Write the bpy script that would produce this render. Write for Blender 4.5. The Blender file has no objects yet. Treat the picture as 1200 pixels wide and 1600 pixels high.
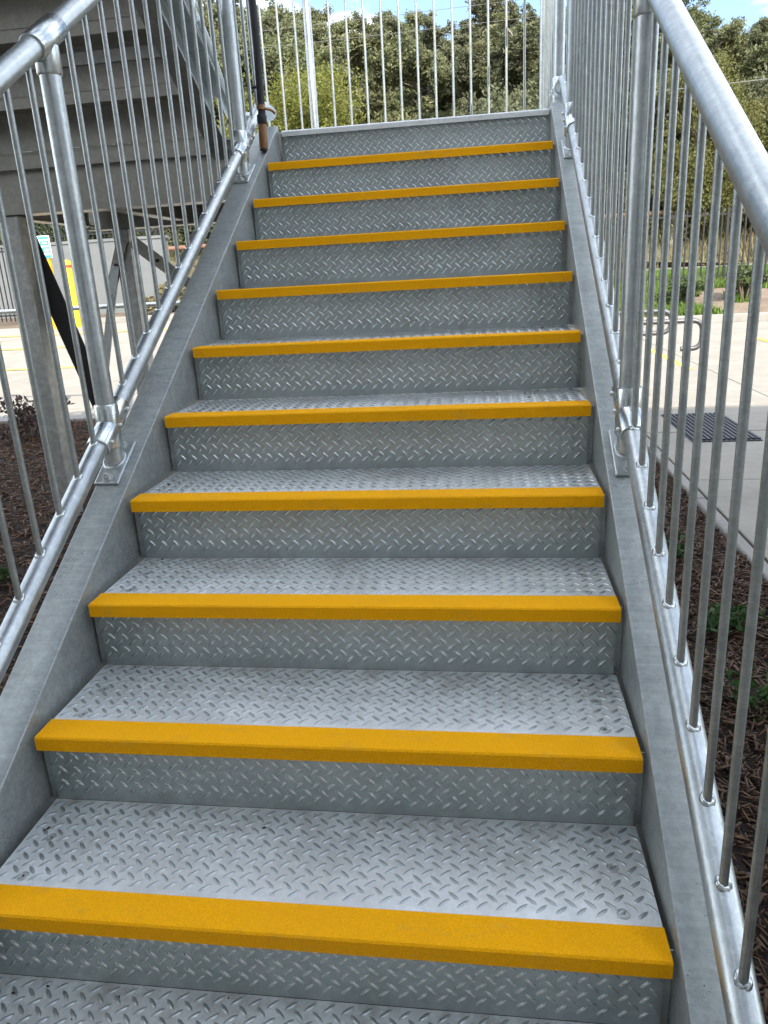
import bpy, math, random
import numpy as np
from mathutils import Vector, Matrix

random.seed(7)
RNG = np.random.default_rng(11)
sc = bpy.context.scene
COL = sc.collection
rad = math.radians

# ------------------------------------------------------------------ camera
CAM = (0.3498, -0.6895, 1.2844)
PITCH, YAW, ROLL, FPX = -0.3091031, -0.1476875, -0.0553699, 1161.741
cd = bpy.data.cameras.new('camera')
cam = bpy.data.objects.new('camera', cd)
COL.objects.link(cam)
fw = Vector((math.sin(YAW) * math.cos(PITCH), math.cos(YAW) * math.cos(PITCH), math.sin(PITCH)))
rt = Vector((math.cos(YAW), -math.sin(YAW), 0))
up = rt.cross(fw)
c, s = math.cos(ROLL), math.sin(ROLL)
r2, u2 = c * rt + s * up, -s * rt + c * up
cam.matrix_world = Matrix(((r2.x, u2.x, -fw.x, CAM[0]), (r2.y, u2.y, -fw.y, CAM[1]),
                           (r2.z, u2.z, -fw.z, CAM[2]), (0, 0, 0, 1)))
cd.sensor_width = 36
cd.lens = FPX / 1600 * 36
cd.clip_start, cd.clip_end = 0.05, 1500
sc.camera = cam

# ------------------------------------------------------------------ light
SUN_EL, SUN_AZ = 38.0, 155.0          # azimuth clockwise from +Y: behind the camera, a little to the right
sun_dir = Vector((math.sin(rad(SUN_AZ)) * math.cos(rad(SUN_EL)), math.cos(rad(SUN_AZ)) * math.cos(rad(SUN_EL)),
                  math.sin(rad(SUN_EL))))
world = bpy.data.worlds.new('World')
sc.world = world
world.use_nodes = True
nt = world.node_tree
for n in list(nt.nodes):
    nt.nodes.remove(n)
wo = nt.nodes.new('ShaderNodeOutputWorld')
bg = nt.nodes.new('ShaderNodeBackground')
sky = nt.nodes.new('ShaderNodeTexSky')
sky.sky_type = 'NISHITA'
sky.sun_disc = False
sky.sun_elevation = rad(SUN_EL)
sky.sun_rotation = rad(SUN_AZ)
sky.air_density, sky.dust_density, sky.ozone_density = 1.0, 0.4, 1.6
wtc = nt.nodes.new('ShaderNodeTexCoord')
wmp = nt.nodes.new('ShaderNodeMapping')
wmp.inputs['Scale'].default_value = (1.3, 1.3, 3.0)
wmp.inputs['Location'].default_value = (5.5, 3.3, 2.3)
wmp.inputs['Rotation'].default_value = (0, 0, rad(86))  # turned so a clear gap falls in view
wns = nt.nodes.new('ShaderNodeTexNoise')
wns.inputs['Scale'].default_value = 1.6
wns.inputs['Detail'].default_value = 7
wns.inputs['Roughness'].default_value = 0.6
wrp = nt.nodes.new('ShaderNodeValToRGB')
wrp.color_ramp.elements[0].position, wrp.color_ramp.elements[1].position = 0.45, 0.78
wmx = nt.nodes.new('ShaderNodeMixRGB')
wmx.inputs['Color2'].default_value = (30.0, 30.2, 30.8, 1)  # added cloud, over-bright, much of it out of view, to light the shaded stairs
nt.links.new(wtc.outputs['Generated'], wmp.inputs['Vector'])
nt.links.new(wmp.outputs['Vector'], wns.inputs['Vector'])
nt.links.new(wns.outputs['Fac'], wrp.inputs['Fac'])
nt.links.new(wrp.outputs['Color'], wmx.inputs['Fac'])
nt.links.new(sky.outputs['Color'], wmx.inputs['Color1'])
nt.links.new(wmx.outputs['Color'], bg.inputs['Color'])
bg.inputs['Strength'].default_value = 0.06
nt.links.new(bg.outputs['Background'], wo.inputs['Surface'])

sd = bpy.data.lights.new('sun', 'SUN')
sd.energy, sd.angle, sd.color = 2.0, rad(0.5), (1.0, 0.94, 0.84)
sun = bpy.data.objects.new('sun', sd)
sun.rotation_euler = (-sun_dir).to_track_quat('-Z', 'Y').to_euler()
sun.location = (10, -20, 30)
COL.objects.link(sun)

sc.view_settings.view_transform = 'Standard'
sc.view_settings.look = 'None'
sc.view_settings.gamma = 1
sc.view_settings.exposure = 2.3
sc.render.engine = 'CYCLES'
sc.cycles.use_denoising = True
sc.cycles.max_bounces = 8

# ------------------------------------------------------------------ materials
class NT:
    def __init__(self, name):
        self.m = bpy.data.materials.new(name)
        self.m.use_nodes = True
        self.t = self.m.node_tree
        self.b = self.t.nodes['Principled BSDF']
    def n(self, kind, **kw):
        nd = self.t.nodes.new('ShaderNode' + kind)
        for k, v in kw.items():
            if k.startswith('_'):
                setattr(nd, k[1:], v)
            else:
                nd.inputs[k.replace('__', ' ')].default_value = v
        return nd
    def l(self, a, b):
        self.t.links.new(a, b)
    def coord(self, world=False, scale=(1, 1, 1)):
        if world:
            o = self.n('NewGeometry').outputs['Position']
        else:
            tc = self.n('TexCoord')
            oi = self.n('ObjectInfo')
            ml = self.n('Math', _operation='MULTIPLY')
            self.l(oi.outputs['Random'], ml.inputs[0])
            ml.inputs[1].default_value = 37.0
            ad = self.n('VectorMath', _operation='ADD')
            self.l(tc.outputs['Object'], ad.inputs[0])
            self.l(ml.outputs[0], ad.inputs[1])
            o = ad.outputs[0]
        mp = self.n('Mapping', Scale=scale)
        self.l(o, mp.inputs['Vector'])
        return mp.outputs['Vector']
    def noise(self, vec, scale, detail=4, rough=0.6):
        nd = self.n('TexNoise', Scale=scale, Detail=detail, Roughness=rough)
        self.l(vec, nd.inputs['Vector'])
        return nd.outputs['Fac']
    def ramp(self, fac, stops):
        r = self.n('ValToRGB')
        e = r.color_ramp.elements
        while len(e) < len(stops):
            e.new(0.5)
        for el, (p, col) in zip(e, stops):
            el.position = p
            el.color = (col, col, col, 1) if isinstance(col, (int, float)) else (*col, 1)
        self.l(fac, r.inputs['Fac'])
        return r.outputs['Color']
    def mix(self, fac, a, b, mode='MIX'):
        m = self.n('MixRGB', _blend_type=mode)
        for sock, v in ((m.inputs['Fac'], fac), (m.inputs['Color1'], a), (m.inputs['Color2'], b)):
            if hasattr(v, 'is_output'):
                self.l(v, sock)
            elif isinstance(v, (int, float)):
                sock.default_value = v if sock.type == 'VALUE' else (v, v, v, 1)
            else:
                sock.default_value = (*v, 1)
        return m.outputs['Color']
    def bump(self, h, strength, dist):
        b = self.n('Bump', Strength=strength, Distance=dist)
        self.l(h, b.inputs['Height'])
        self.l(b.outputs['Normal'], self.b.inputs['Normal'])
    def base(self, v):
        if hasattr(v, 'is_output'):
            self.l(v, self.b.inputs['Base Color'])
        else:
            self.b.inputs['Base Color'].default_value = (*v, 1)
    def rough(self, v):
        if hasattr(v, 'is_output'):
            self.l(v, self.b.inputs['Roughness'])
        else:
            self.b.inputs['Roughness'].default_value = v


def galv(name, col, metal, r0, r1, mottle=0.25, spangle=60, specks=0.0, bumpy=0.15, stain=None, world=False, cloud=0.0, streak=0.0, dust=0.0):
    t = NT(name)
    v = t.coord(world)
    big = t.noise(v, 5, 5, 0.65)
    fine = t.noise(v, spangle, 3, 0.7)
    vo = t.n('TexVoronoi', Scale=spangle * 1.3)
    t.l(v, vo.inputs['Vector'])
    sp = t.ramp(vo.outputs['Color'], [(0.0, 1 - mottle), (1.0, 1 + mottle * 0.35)])
    cl = t.mix(0.6, col, sp, 'MULTIPLY')
    lo = tuple(x * 0.74 for x in col)
    cl = t.mix(t.ramp(big, [(0.38, 0.55), (0.62, 0.0)]), cl, lo)
    cl = t.mix(t.ramp(fine, [(0.45, 0.0), (0.8, 0.35)]), cl, tuple(min(1, x * 1.35) for x in col))
    if cloud:
        cn = t.noise(v, 26, 6, 0.75)
        cl = t.mix(t.ramp(cn, [(0.40, cloud), (0.54, 0.0)]), cl, tuple(x * 0.6 for x in col))
        cl = t.mix(t.ramp(cn, [(0.52, 0.0), (0.68, cloud)]), cl, tuple(min(1, x * 1.45) for x in col))
    if streak:
        sn = t.noise(t.coord(True, (5, 85, 85)), 1.0, 4, 0.7)
        cl = t.mix(t.ramp(sn, [(0.50, 0.0), (0.70, streak)]), cl, tuple(x * 0.55 for x in col))
        cl = t.mix(t.ramp(sn, [(0.30, streak), (0.46, 0.0)]), cl, tuple(min(1, x * 1.4) for x in col))
    if dust:
        tc = t.n('TexCoord')
        sp_ = t.n('SeparateXYZ')
        t.l(tc.outputs['Object'], sp_.inputs[0])
        back = t.ramp(sp_.outputs['Y'], [(0.14, 0.15), (0.32, 1.0)])
        pat = t.ramp(t.noise(t.coord(True), 11, 7, 0.75), [(0.46, 0.0), (0.66, dust)])
        cl = t.mix(t.mix(1.0, back, pat, 'MULTIPLY'), cl, (0.30, 0.265, 0.215))
    if stain:
        st = t.noise(t.coord(True, (1, 1, 1)), 3.2, 6, 0.7)
        cl = t.mix(t.ramp(st, [(0.5, 0.0), (0.72, 0.55)]), cl, stain)
    if specks:
        w = t.n('TexVoronoi', Scale=150.0)
        t.l(v, w.inputs['Vector'])
        near = t.ramp(w.outputs['Distance'], [(0.16, 1.0), (0.26, 0.0)])
        zone = t.ramp(t.noise(v, 7.5, 3, 0.6), [(0.56, 0.0), (0.63, 1.0)])
        f = t.mix(1.0, near, zone, 'MULTIPLY')
        f = t.mix(1.0, f, specks, 'MULTIPLY')
        cl = t.mix(f, cl, (0.03, 0.03, 0.03))
    t.base(cl)
    t.b.inputs['Metallic'].default_value = metal
    t.rough(t.ramp(big, [(0.3, r0), (0.7, r1)]))
    hh = t.mix(0.5, big, fine)
    t.bump(hh, bumpy, 0.004)
    return t.m


M = {}
M['rail'] = galv('galvanised_tube', (0.465, 0.505, 0.505), 0.9, 0.32, 0.46, 0.16, 90, 0.0, 0.3, None, False, 0.28)
M['bar'] = galv('galvanised_bar', (0.355, 0.385, 0.375), 0.85, 0.34, 0.48, 0.22, 120, 0.0, 0.4, None, False, 0.3)
M['fitting'] = galv('galvanised_fitting', (0.565, 0.61, 0.605), 0.95, 0.22, 0.36, 0.14, 70, 0.0, 0.25, None, False, 0.15)
M['stringer'] = galv('galvanised_stringer', (0.375, 0.41, 0.40), 0.5, 0.38, 0.54, 0.26, 75, 0.95, 0.12, None, True, 0.26, 0.28)
M['beam'] = galv('galvanised_beam', (0.40, 0.39, 0.34), 0.6, 0.28, 0.40, 0.18, 60, 0.0, 0.0, None, True, 0.15)  # warm tint puts light bounced off the sunlit paving into the colour
M['column'] = galv('galvanised_column_lit', (0.50, 0.51, 0.48), 0.5, 0.36, 0.52, 0.25, 30, 0.0, 0.08, None, True, 0.45)  # lighter than the beams: light from the sunlit paving painted into the colour
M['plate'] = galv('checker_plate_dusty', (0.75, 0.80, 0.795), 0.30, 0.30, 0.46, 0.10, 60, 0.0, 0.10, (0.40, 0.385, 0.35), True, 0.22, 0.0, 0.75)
M['lug'] = galv('checker_plate_worn_lug', (0.40, 0.435, 0.43), 0.7, 0.26, 0.38, 0.10, 60, 0.0, 0.08, None, True)  # tread lugs darker than the plate around them
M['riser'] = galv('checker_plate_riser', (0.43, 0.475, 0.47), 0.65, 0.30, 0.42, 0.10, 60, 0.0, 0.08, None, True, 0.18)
M['riser_lug'] = galv('checker_plate_riser_lug', (0.545, 0.595, 0.59), 0.9, 0.17, 0.25, 0.08, 60, 0.0, 0.05, None, True)  # lug colour lightened so the sky glint is painted into it
M['bolt'] = galv('zinc_bolt', (0.60, 0.63, 0.62), 0.7, 0.35, 0.5, 0.2, 80)
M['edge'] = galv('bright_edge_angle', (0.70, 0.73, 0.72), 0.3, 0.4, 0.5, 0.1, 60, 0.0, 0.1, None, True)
M['dark_tube'] = galv('weathered_grey_tube', (0.12, 0.12, 0.12), 0.5, 0.4, 0.55, 0.2, 60)
M['gusset'] = M['beam']


def nosing_mat():
    t = NT('yellow_grit_nosing')
    v = t.coord(True)
    g = t.noise(v, 420, 2, 0.8)
    vo = t.n('TexVoronoi', Scale=380.0)
    t.l(v, vo.inputs['Vector'])
    big = t.noise(v, 4, 5, 0.6)
    cl = t.mix(t.ramp(g, [(0.35, 0.0), (0.7, 1.0)]), (0.80, 0.35, 0.001), (1.0, 0.485, 0.003))
    cl = t.mix(t.ramp(big, [(0.5, 0.0), (0.8, 0.5)]), cl, (0.82, 0.37, 0.008))
    cl = t.mix(t.ramp(vo.outputs['Distance'], [(0.0, 0.5), (0.12, 0.0)]), cl, (0.85, 0.6, 0.2))
    sc_ = t.noise(t.coord(True, (1, 2.5, 2.5)), 9, 6, 0.75)
    cl = t.mix(t.ramp(sc_, [(0.56, 0.0), (0.74, 0.30)]), cl, (0.46, 0.30, 0.09))
    t.base(cl)
    t.rough(0.7)
    t.b.inputs['Specular IOR Level'].default_value = 0.12
    t.bump(t.mix(0.5, g, vo.outputs['Distance']), 0.55, 0.003)
    return t.m


def simple(name, a, b, scale=6, r=0.8, bs=0.3, bd=0.01, metal=0.0, world=True, detail=6):
    t = NT(name)
    v = t.coord(world)
    n1 = t.noise(v, scale, detail, 0.65)
    n2 = t.noise(v, scale * 9, 3, 0.7)
    cl = t.mix(t.ramp(n1, [(0.35, 0.0), (0.68, 1.0)]), a, b)
    cl = t.mix(t.ramp(n2, [(0.3, 0.0), (0.8, 0.35)]), cl, tuple(x * 0.7 for x in a))
    t.base(cl)
    t.rough(r)
    t.b.inputs['Metallic'].default_value = metal
    t.bump(n2, bs, bd)
    return t.m


M['nosing'] = nosing_mat()
def concrete_mat():
    t = NT('concrete_paving')
    v = t.coord(True)
    n1, n2, n3 = t.noise(v, 0.9, 7, 0.7), t.noise(v, 14, 4, 0.7), t.noise(v, 3.1, 6, 0.75)
    cl = t.mix(t.ramp(n1, [(0.35, 0.0), (0.68, 1.0)]), (0.235, 0.215, 0.178), (0.30, 0.28, 0.235))
    cl = t.mix(t.ramp(n3, [(0.52, 0.0), (0.74, 0.55)]), cl, (0.155, 0.142, 0.118))
    cl = t.mix(t.ramp(n2, [(0.3, 0.25), (0.7, 0.0)]), cl, (0.19, 0.175, 0.15))
    sv = t.coord(True, (1, .12, 1))
    cl = t.mix(t.ramp(t.noise(sv, 5, 3, 0.6), [(0.62, 0.0), (0.75, 0.35)]), cl, (0.16, 0.15, 0.135))
    t.base(cl)
    t.rough(0.85)
    t.bump(n2, 0.25, 0.006)
    return t.m


M['concrete'] = concrete_mat()
M['concrete_plain'] = simple('concrete_plain', (0.27, 0.25, 0.215), (0.34, 0.32, 0.28), 1.3, 0.85, 0.25, 0.006)
M['kerb'] = simple('concrete_kerb', (0.23, 0.215, 0.19), (0.30, 0.285, 0.26), 3, 0.85, 0.3, 0.008)
M['wall'] = simple('grey_rendered_wall', (0.135, 0.145, 0.145), (0.165, 0.175, 0.175), 0.8, 0.85, 0.1, 0.01)
M['soil'] = simple('soil', (0.10, 0.07, 0.045), (0.16, 0.12, 0.08), 1.2, 0.95, 0.6, 0.05)
M['mulch_bed'] = simple('mulch_underlay', (0.020, 0.010, 0.006), (0.050, 0.024, 0.014), 14, 0.95, 1.0, 0.04)
M['bank'] = simple('planted_bank_soil', (0.16, 0.12, 0.085), (0.24, 0.19, 0.14), 1.8, 0.95, 0.8, 0.05)
M['dry'] = simple('dry_grass_ground', (0.14, 0.11, 0.06), (0.10, 0.11, 0.045), 0.4, 0.95, 0.8, 0.1)
M['road'] = simple('road_surface', (0.20, 0.18, 0.17), (0.25, 0.225, 0.21), 1.0, 0.9, 0.2, 0.01)
M['line'] = simple('yellow_line_paint', (0.75, 0.50, 0.05), (0.80, 0.56, 0.10), 8, 0.7, 0.2, 0.003)
M['black'] = simple('black_powder_coat', (0.012, 0.012, 0.013), (0.02, 0.02, 0.021), 6, 0.45, 0.1, 0.003, 0.0, False)
M['hose'] = simple('black_rubber', (0.006, 0.006, 0.008), (0.012, 0.012, 0.015), 20, 0.6, 0.25, 0.003, 0.0, False)
M['brass'] = simple('aged_copper', (0.20, 0.10, 0.045), (0.30, 0.16, 0.075), 30, 0.45, 0.3, 0.003, 0.6, False)
M['grate'] = simple('dark_grate', (0.022, 0.024, 0.032), (0.035, 0.038, 0.048), 10, 0.55, 0.2, 0.004)
M['yellow'] = simple('yellow_paint', (0.80, 0.52, 0.02), (0.82, 0.56, 0.03), 3, 0.5, 0.1, 0.003)
M['orange'] = simple('amber_paint', (0.75, 0.36, 0.02), (0.80, 0.40, 0.03), 3, 0.5, 0.1, 0.003)
M['red'] = simple('red_band', (0.60, 0.04, 0.02), (0.65, 0.06, 0.03), 3, 0.5, 0.1, 0.003)
M['white'] = simple('white_sheet', (0.75, 0.76, 0.76), (0.80, 0.80, 0.80), 3, 0.6, 0.05, 0.003)
M['green_print'] = simple('green_print', (0.05, 0.38, 0.22), (0.06, 0.42, 0.25), 3, 0.6, 0.05, 0.003)
M['blue_print'] = simple('blue_print', (0.02, 0.25, 0.55), (0.03, 0.30, 0.60), 3, 0.6, 0.05, 0.003)
M['pink_print'] = simple('pink_print', (0.75, 0.42, 0.45), (0.78, 0.48, 0.50), 3, 0.6, 0.05, 0.003)
M['render_wall'] = simple('pale_building_wall', (0.66, 0.65, 0.62), (0.72, 0.71, 0.68), 0.7, 0.85, 0.15, 0.01)  # kept pale so the unseen facade bounces light onto the risers
M['bark_pale'] = simple('pale_gum_bark', (0.36, 0.31, 0.25), (0.20, 0.16, 0.12), 3, 0.9, 0.5, 0.03, 0.0, False)
M['bark'] = simple('brown_bark', (0.10, 0.075, 0.055), (0.16, 0.12, 0.09), 4, 0.95, 0.7, 0.03, 0.0, False)
M['rust'] = simple('rusty_pipe', (0.20, 0.09, 0.05), (0.28, 0.14, 0.09), 3, 0.8, 0.3, 0.01)
M['cable'] = simple('grey_cable', (0.12, 0.12, 0.11), (0.16, 0.16, 0.14), 3, 0.7, 0.1, 0.003)
M['crumb'] = simple('dark_crumbs', (0.03, 0.022, 0.016), (0.08, 0.055, 0.035), 60, 0.9, 0.2, 0.002)
M['glass'] = simple('dark_window_glass', (0.02, 0.025, 0.03), (0.03, 0.035, 0.04), 1, 0.1, 0.0, 0.001)


def leaf_mat(name, a, b, d, transl=0.25):
    t = NT(name)
    at = t.n('Attribute', _attribute_name='tone')
    oi = t.n('ObjectInfo')
    v = t.coord(False)
    nz = t.noise(v, 0.9, 3, 0.6)
    cl = t.mix(at.outputs['Fac'], a, b)
    cl = t.mix(t.ramp(nz, [(0.45, 0.0), (0.75, 0.6)]), cl, d)
    cl = t.mix(t.ramp(oi.outputs['Random'], [(0.0, 0.0), (1.0, 0.35)]), cl, d)
    t.base(cl)
    t.rough(0.6)
    t.b.inputs['Specular IOR Level'].default_value = 0.3
    out = t.t.nodes['Material Output']
    tr = t.n('BsdfTranslucent')
    t.l(cl, tr.inputs['Color'])
    mx = t.n('MixShader', Fac=transl)
    t.l(t.b.outputs[0], mx.inputs[1])
    t.l(tr.outputs[0], mx.inputs[2])
    t.l(mx.outputs[0], out.inputs['Surface'])
    return t.m


M['gum'] = leaf_mat('gum_leaves', (0.078, 0.100, 0.044), (0.182, 0.200, 0.088), (0.150, 0.132, 0.068))
M['gum_dark'] = leaf_mat('dark_gum_leaves', (0.062, 0.076, 0.040), (0.138, 0.150, 0.076), (0.112, 0.100, 0.058))
M['bright'] = leaf_mat('bright_green_leaves', (0.082, 0.100, 0.018), (0.200, 0.205, 0.036), (0.130, 0.118, 0.024))
M['olive'] = leaf_mat('olive_leaves', (0.075, 0.085, 0.022), (0.160, 0.165, 0.045), (0.115, 0.095, 0.030))
M['shrub'] = leaf_mat('shrub_leaves', (0.035, 0.060, 0.020), (0.075, 0.110, 0.035), (0.060, 0.060, 0.030))
M['weed'] = leaf_mat('weed_leaves', (0.030, 0.075, 0.020), (0.060, 0.130, 0.030), (0.040, 0.070, 0.020))
M['grass'] = leaf_mat('grass_blades', (0.070, 0.150, 0.020), (0.140, 0.230, 0.035), (0.120, 0.150, 0.040))
M['drygrass'] = leaf_mat('dry_grass_blades', (0.16, 0.13, 0.07), (0.26, 0.21, 0.12), (0.10, 0.11, 0.04))
M['chip'] = leaf_mat('bark_mulch_chips', (0.036, 0.017, 0.007), (0.165, 0.085, 0.036), (0.070, 0.040, 0.020), 0.0)
M['chip_red'] = leaf_mat('reddish_bark_mulch_chips', (0.062, 0.028, 0.011), (0.215, 0.108, 0.048), (0.110, 0.064, 0.030), 0.0)
M['red_leaf'] = leaf_mat('purple_brown_leaves', (0.06, 0.03, 0.03), (0.12, 0.07, 0.07), (0.05, 0.05, 0.03))

# ------------------------------------------------------------------ mesh helpers
W = {}


class MB:
    def __init__(self):
        self.v, self.f, self.s, self.mi = [], [], [], []
        self.cur = 0
    def add(self, verts, faces, smooth=False):
        o = len(self.v)
        self.v += [tuple(p) for p in verts]
        for f in faces:
            self.f.append(tuple(i + o for i in f))
            self.s.append(smooth)
            self.mi.append(self.cur)
        return self
    def box(self, lo, hi):
        x0, y0, z0 = lo
        x1, y1, z1 = hi
        return self.add([(x0, y0, z0), (x1, y0, z0), (x1, y1, z0), (x0, y1, z0), (x0, y0, z1), (x1, y0, z1), (x1, y1, z1), (x0, y1, z1)],
                        [(0, 3, 2, 1), (4, 5, 6, 7), (0, 1, 5, 4), (1, 2, 6, 5), (2, 3, 7, 6), (3, 0, 4, 7)])
    def obox(self, c, ax, ay, az):
        c, ax, ay, az = map(Vector, (c, ax, ay, az))
        P = [c + sx * ax + sy * ay + sz * az for sz in (-1, 1) for sx, sy in ((-1, -1), (1, -1), (1, 1), (-1, 1))]
        return self.add(P, [(0, 3, 2, 1), (4, 5, 6, 7), (0, 1, 5, 4), (1, 2, 6, 5), (2, 3, 7, 6), (3, 0, 4, 7)])
    def bar(self, a, b, w, t, nrm):
        """flat bar from a to b, width w, thickness t along nrm"""
        a, b, nrm = Vector(a), Vector(b), Vector(nrm).normalized()
        d = (b - a)
        side = d.cross(nrm).normalized()
        return self.obox((a + b) / 2, d / 2, side * w / 2, nrm * t / 2)
    def tube(self, pts, r, n=20, caps=True, radii=None):
        pts = [Vector(p) for p in pts]
        rings = []
        pu = None
        for i, p in enumerate(pts):
            if i == 0:
                d = pts[1] - p
            elif i == len(pts) - 1:
                d = p - pts[i - 1]
            else:
                d = (pts[i + 1] - p).normalized() + (p - pts[i - 1]).normalized()
            d.normalize()
            if pu is None:
                ref = Vector((1, 0, 0)) if abs(d.x) < 0.9 else Vector((0, 1, 0))
                u = (ref - d * ref.dot(d)).normalized()
            else:
                u = (pu - d * pu.dot(d)).normalized()
            pu = u
            w = d.cross(u)
            rr = radii[i] if radii else r
            rings.append([p + rr * (math.cos(2 * math.pi * k / n) * u + math.sin(2 * math.pi * k / n) * w) for k in range(n)])
        V = [q for rg in rings for q in rg]
        F = []
        for i in range(len(rings) - 1):
            for k in range(n):
                k2 = (k + 1) % n
                F.append((i * n + k, i * n + k2, (i + 1) * n + k2, (i + 1) * n + k))
        self.add(V, F, True)
        if caps:
            self.add(rings[0], [tuple(reversed(range(n)))])
            self.add(rings[-1], [tuple(range(n))])
        return self
    def torus(self, c, R, r, zfun=None, n=14, m=6, sx=1.0):
        V, F = [], []
        for i in range(n):
            a = 2 * math.pi * i / n
            for j in range(m):
                b = 2 * math.pi * j / m
                x, y = (R + r * math.cos(b)) * math.cos(a), (R + r * math.cos(b)) * math.sin(a)
                V.append((c[0] + x * sx, c[1] + y, c[2] + r * math.sin(b) + (zfun(x, y) if zfun else 0)))
                F.append((i * m + j, ((i + 1) % n) * m + j, ((i + 1) % n) * m + (j + 1) % m, i * m + (j + 1) % m))
        return self.add(V, F, True)
    def cyl(self, c, r, h, n=10, ax=(0, 0, 1)):
        c, ax = Vector(c), Vector(ax)
        return self.tube([c, c + ax * h], r, n)
    def prism(self, prof, y0, y1, slope, base=0.0):
        """profile of (x, z) swept along y with a slope"""
        n = len(prof)
        V = [(x, y, z + base + slope * y) for y in (y0, y1) for x, z in prof]
        F = [(i, (i + 1) % n, n + (i + 1) % n, n + i) for i in range(n)]
        F += [tuple(reversed(range(n))), tuple(range(n, 2 * n))]
        return self.add(V, F)
    def mesh(self, name, mats, origin=(0, 0, 0)):
        me = bpy.data.meshes.new(name)
        o = origin
        me.from_pydata([(p[0] - o[0], p[1] - o[1], p[2] - o[2]) for p in self.v], [], self.f)
        me.polygons.foreach_set('use_smooth', self.s)
        if not isinstance(mats, (list, tuple)):
            mats = [mats]
        for m in mats:
            me.materials.append(M[m] if isinstance(m, str) else m)
        me.polygons.foreach_set('material_index', self.mi)
        me.update()
        return me
    def build(self, name, mats, parent=None, origin=None):
        """vertices are world coordinates; the object's origin goes to `origin`"""
        if origin is None:
            origin = W[parent.name] if parent else Vector((0, 0, 0))
        return put(name, self.mesh(name, mats, origin), parent, origin)


def put(name, me, parent=None, loc=(0, 0, 0)):
    o = bpy.data.objects.new(name, me)
    COL.objects.link(o)
    loc = Vector(loc)
    W[o.name] = loc
    if parent:
        o.parent = parent
        o.location = loc - W[parent.name]
    else:
        o.location = loc
    return o


def thing(name, label, cat, loc=(0, 0, 0), group=None):
    o = put(name, None, None, loc)
    o.empty_display_size = 0.2
    return tag(o, label, cat, group)


def tag(o, label, cat=None, group=None, kind=None):
    o['label'] = label
    if cat:
        o['category'] = cat
    if group:
        o['group'] = group
    if kind:
        o['kind'] = kind
    return o


def struct(o, label=None, cat=None):
    o['kind'] = 'structure'
    if label:
        o['label'] = label
    if cat:
        o['category'] = cat
    return o


def bevel(o, w, seg=2):
    md = o.modifiers.new('bevel', 'BEVEL')
    md.width, md.segments, md.limit_method = w, seg, 'ANGLE'
    return o


def arc_path(pts, r, n=6):
    """polyline with rounded corners"""
    pts = [Vector(p) for p in pts]
    out = [pts[0]]
    for i in range(1, len(pts) - 1):
        a, b, c_ = pts[i - 1], pts[i], pts[i + 1]
        d0, d1 = (a - b).normalized(), (c_ - b).normalized()
        rr = min(r, (a - b).length * 0.49, (c_ - b).length * 0.49)
        p0, p1 = b + d0 * rr, b + d1 * rr
        for k in range(n + 1):
            t = k / n
            out.append((1 - t) ** 2 * p0 + 2 * t * (1 - t) * b + t * t * p1)
    out.append(pts[-1])
    return out

# ------------------------------------------------------------------ terrain
def lerp(x, xs, ys):
    return float(np.interp(x, xs, ys))


def ground_z(x, y):
    zr = lerp(y, [-80, 16.3, 17.0, 20, 26, 31, 36, 60, 100, 200], [-.12, -.12, 0.05, .66, .84, .9, 2.2, 8.5, 20, 24])
    zl = lerp(y, [-80, -1, 2, 6.6, 16, 20, 26, 31, 36, 60, 100, 200], [-.12, -.12, -.05, -.02, .5, .62, .84, .9, 2.2, 8.5, 20, 24])
    t = min(1, max(0, (x + 3) / 4.0))
    return zl * (1 - t) + zr * t


def sheet(name, xs, ys, mat, dz=0.0, zf=ground_z, holes=None):
    b = MB()
    nx, ny = len(xs), len(ys)
    V = [(x, y, zf(x, y) + dz) for y in ys for x in xs]
    F = [(j * nx + i, j * nx + i + 1, (j + 1) * nx + i + 1, (j + 1) * nx + i) for j in range(ny - 1) for i in range(nx - 1)]
    b.add(V, F, True)
    return b.build(name, mat)


gx = [-200, -120, -80, -50, -30, -20, -14, -10, -7, -5, -3, -2, -1, 0, 1, 2, 4, 7, 10, 14, 20, 30, 50, 80, 120, 200]
gy = [-80, -40, -20, -10, -5, -1, 2, 4, 6.6, 9, 12, 16, 16.3, 17, 18.5, 20, 23, 26, 31, 36, 42, 50, 60, 75, 100, 140, 200]
struct(sheet('ground', gx, gy, 'soil', -0.06), 'brown earth running back under the trees to the wooded rise')
struct(sheet('hillside', [x for x in np.linspace(-90, 90, 46)], [y for y in np.linspace(31.2, 130, 26)], 'dry', 0.0,
             lambda x, y: ground_z(x, y) + 0.4 * math.sin(x * .31) * math.sin(y * .23)),
       'dry grassy hillside rising behind the fence')
struct(sheet('bank', [x for x in np.linspace(-9, 26, 30)], [y for y in np.linspace(16.75, 25.9, 14)], 'bank', 0.0,
             lambda x, y: ground_z(x, y) + 0.03 * math.sin(x * 2.1 + y)),
       'bare planted bank between the kerb and the black fence')
struct(sheet('road', [x for x in np.linspace(-40, 40, 9)], [26.0, 28.5, 31.0], 'road', 0.03), 'pale road strip behind the black fence')


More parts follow.
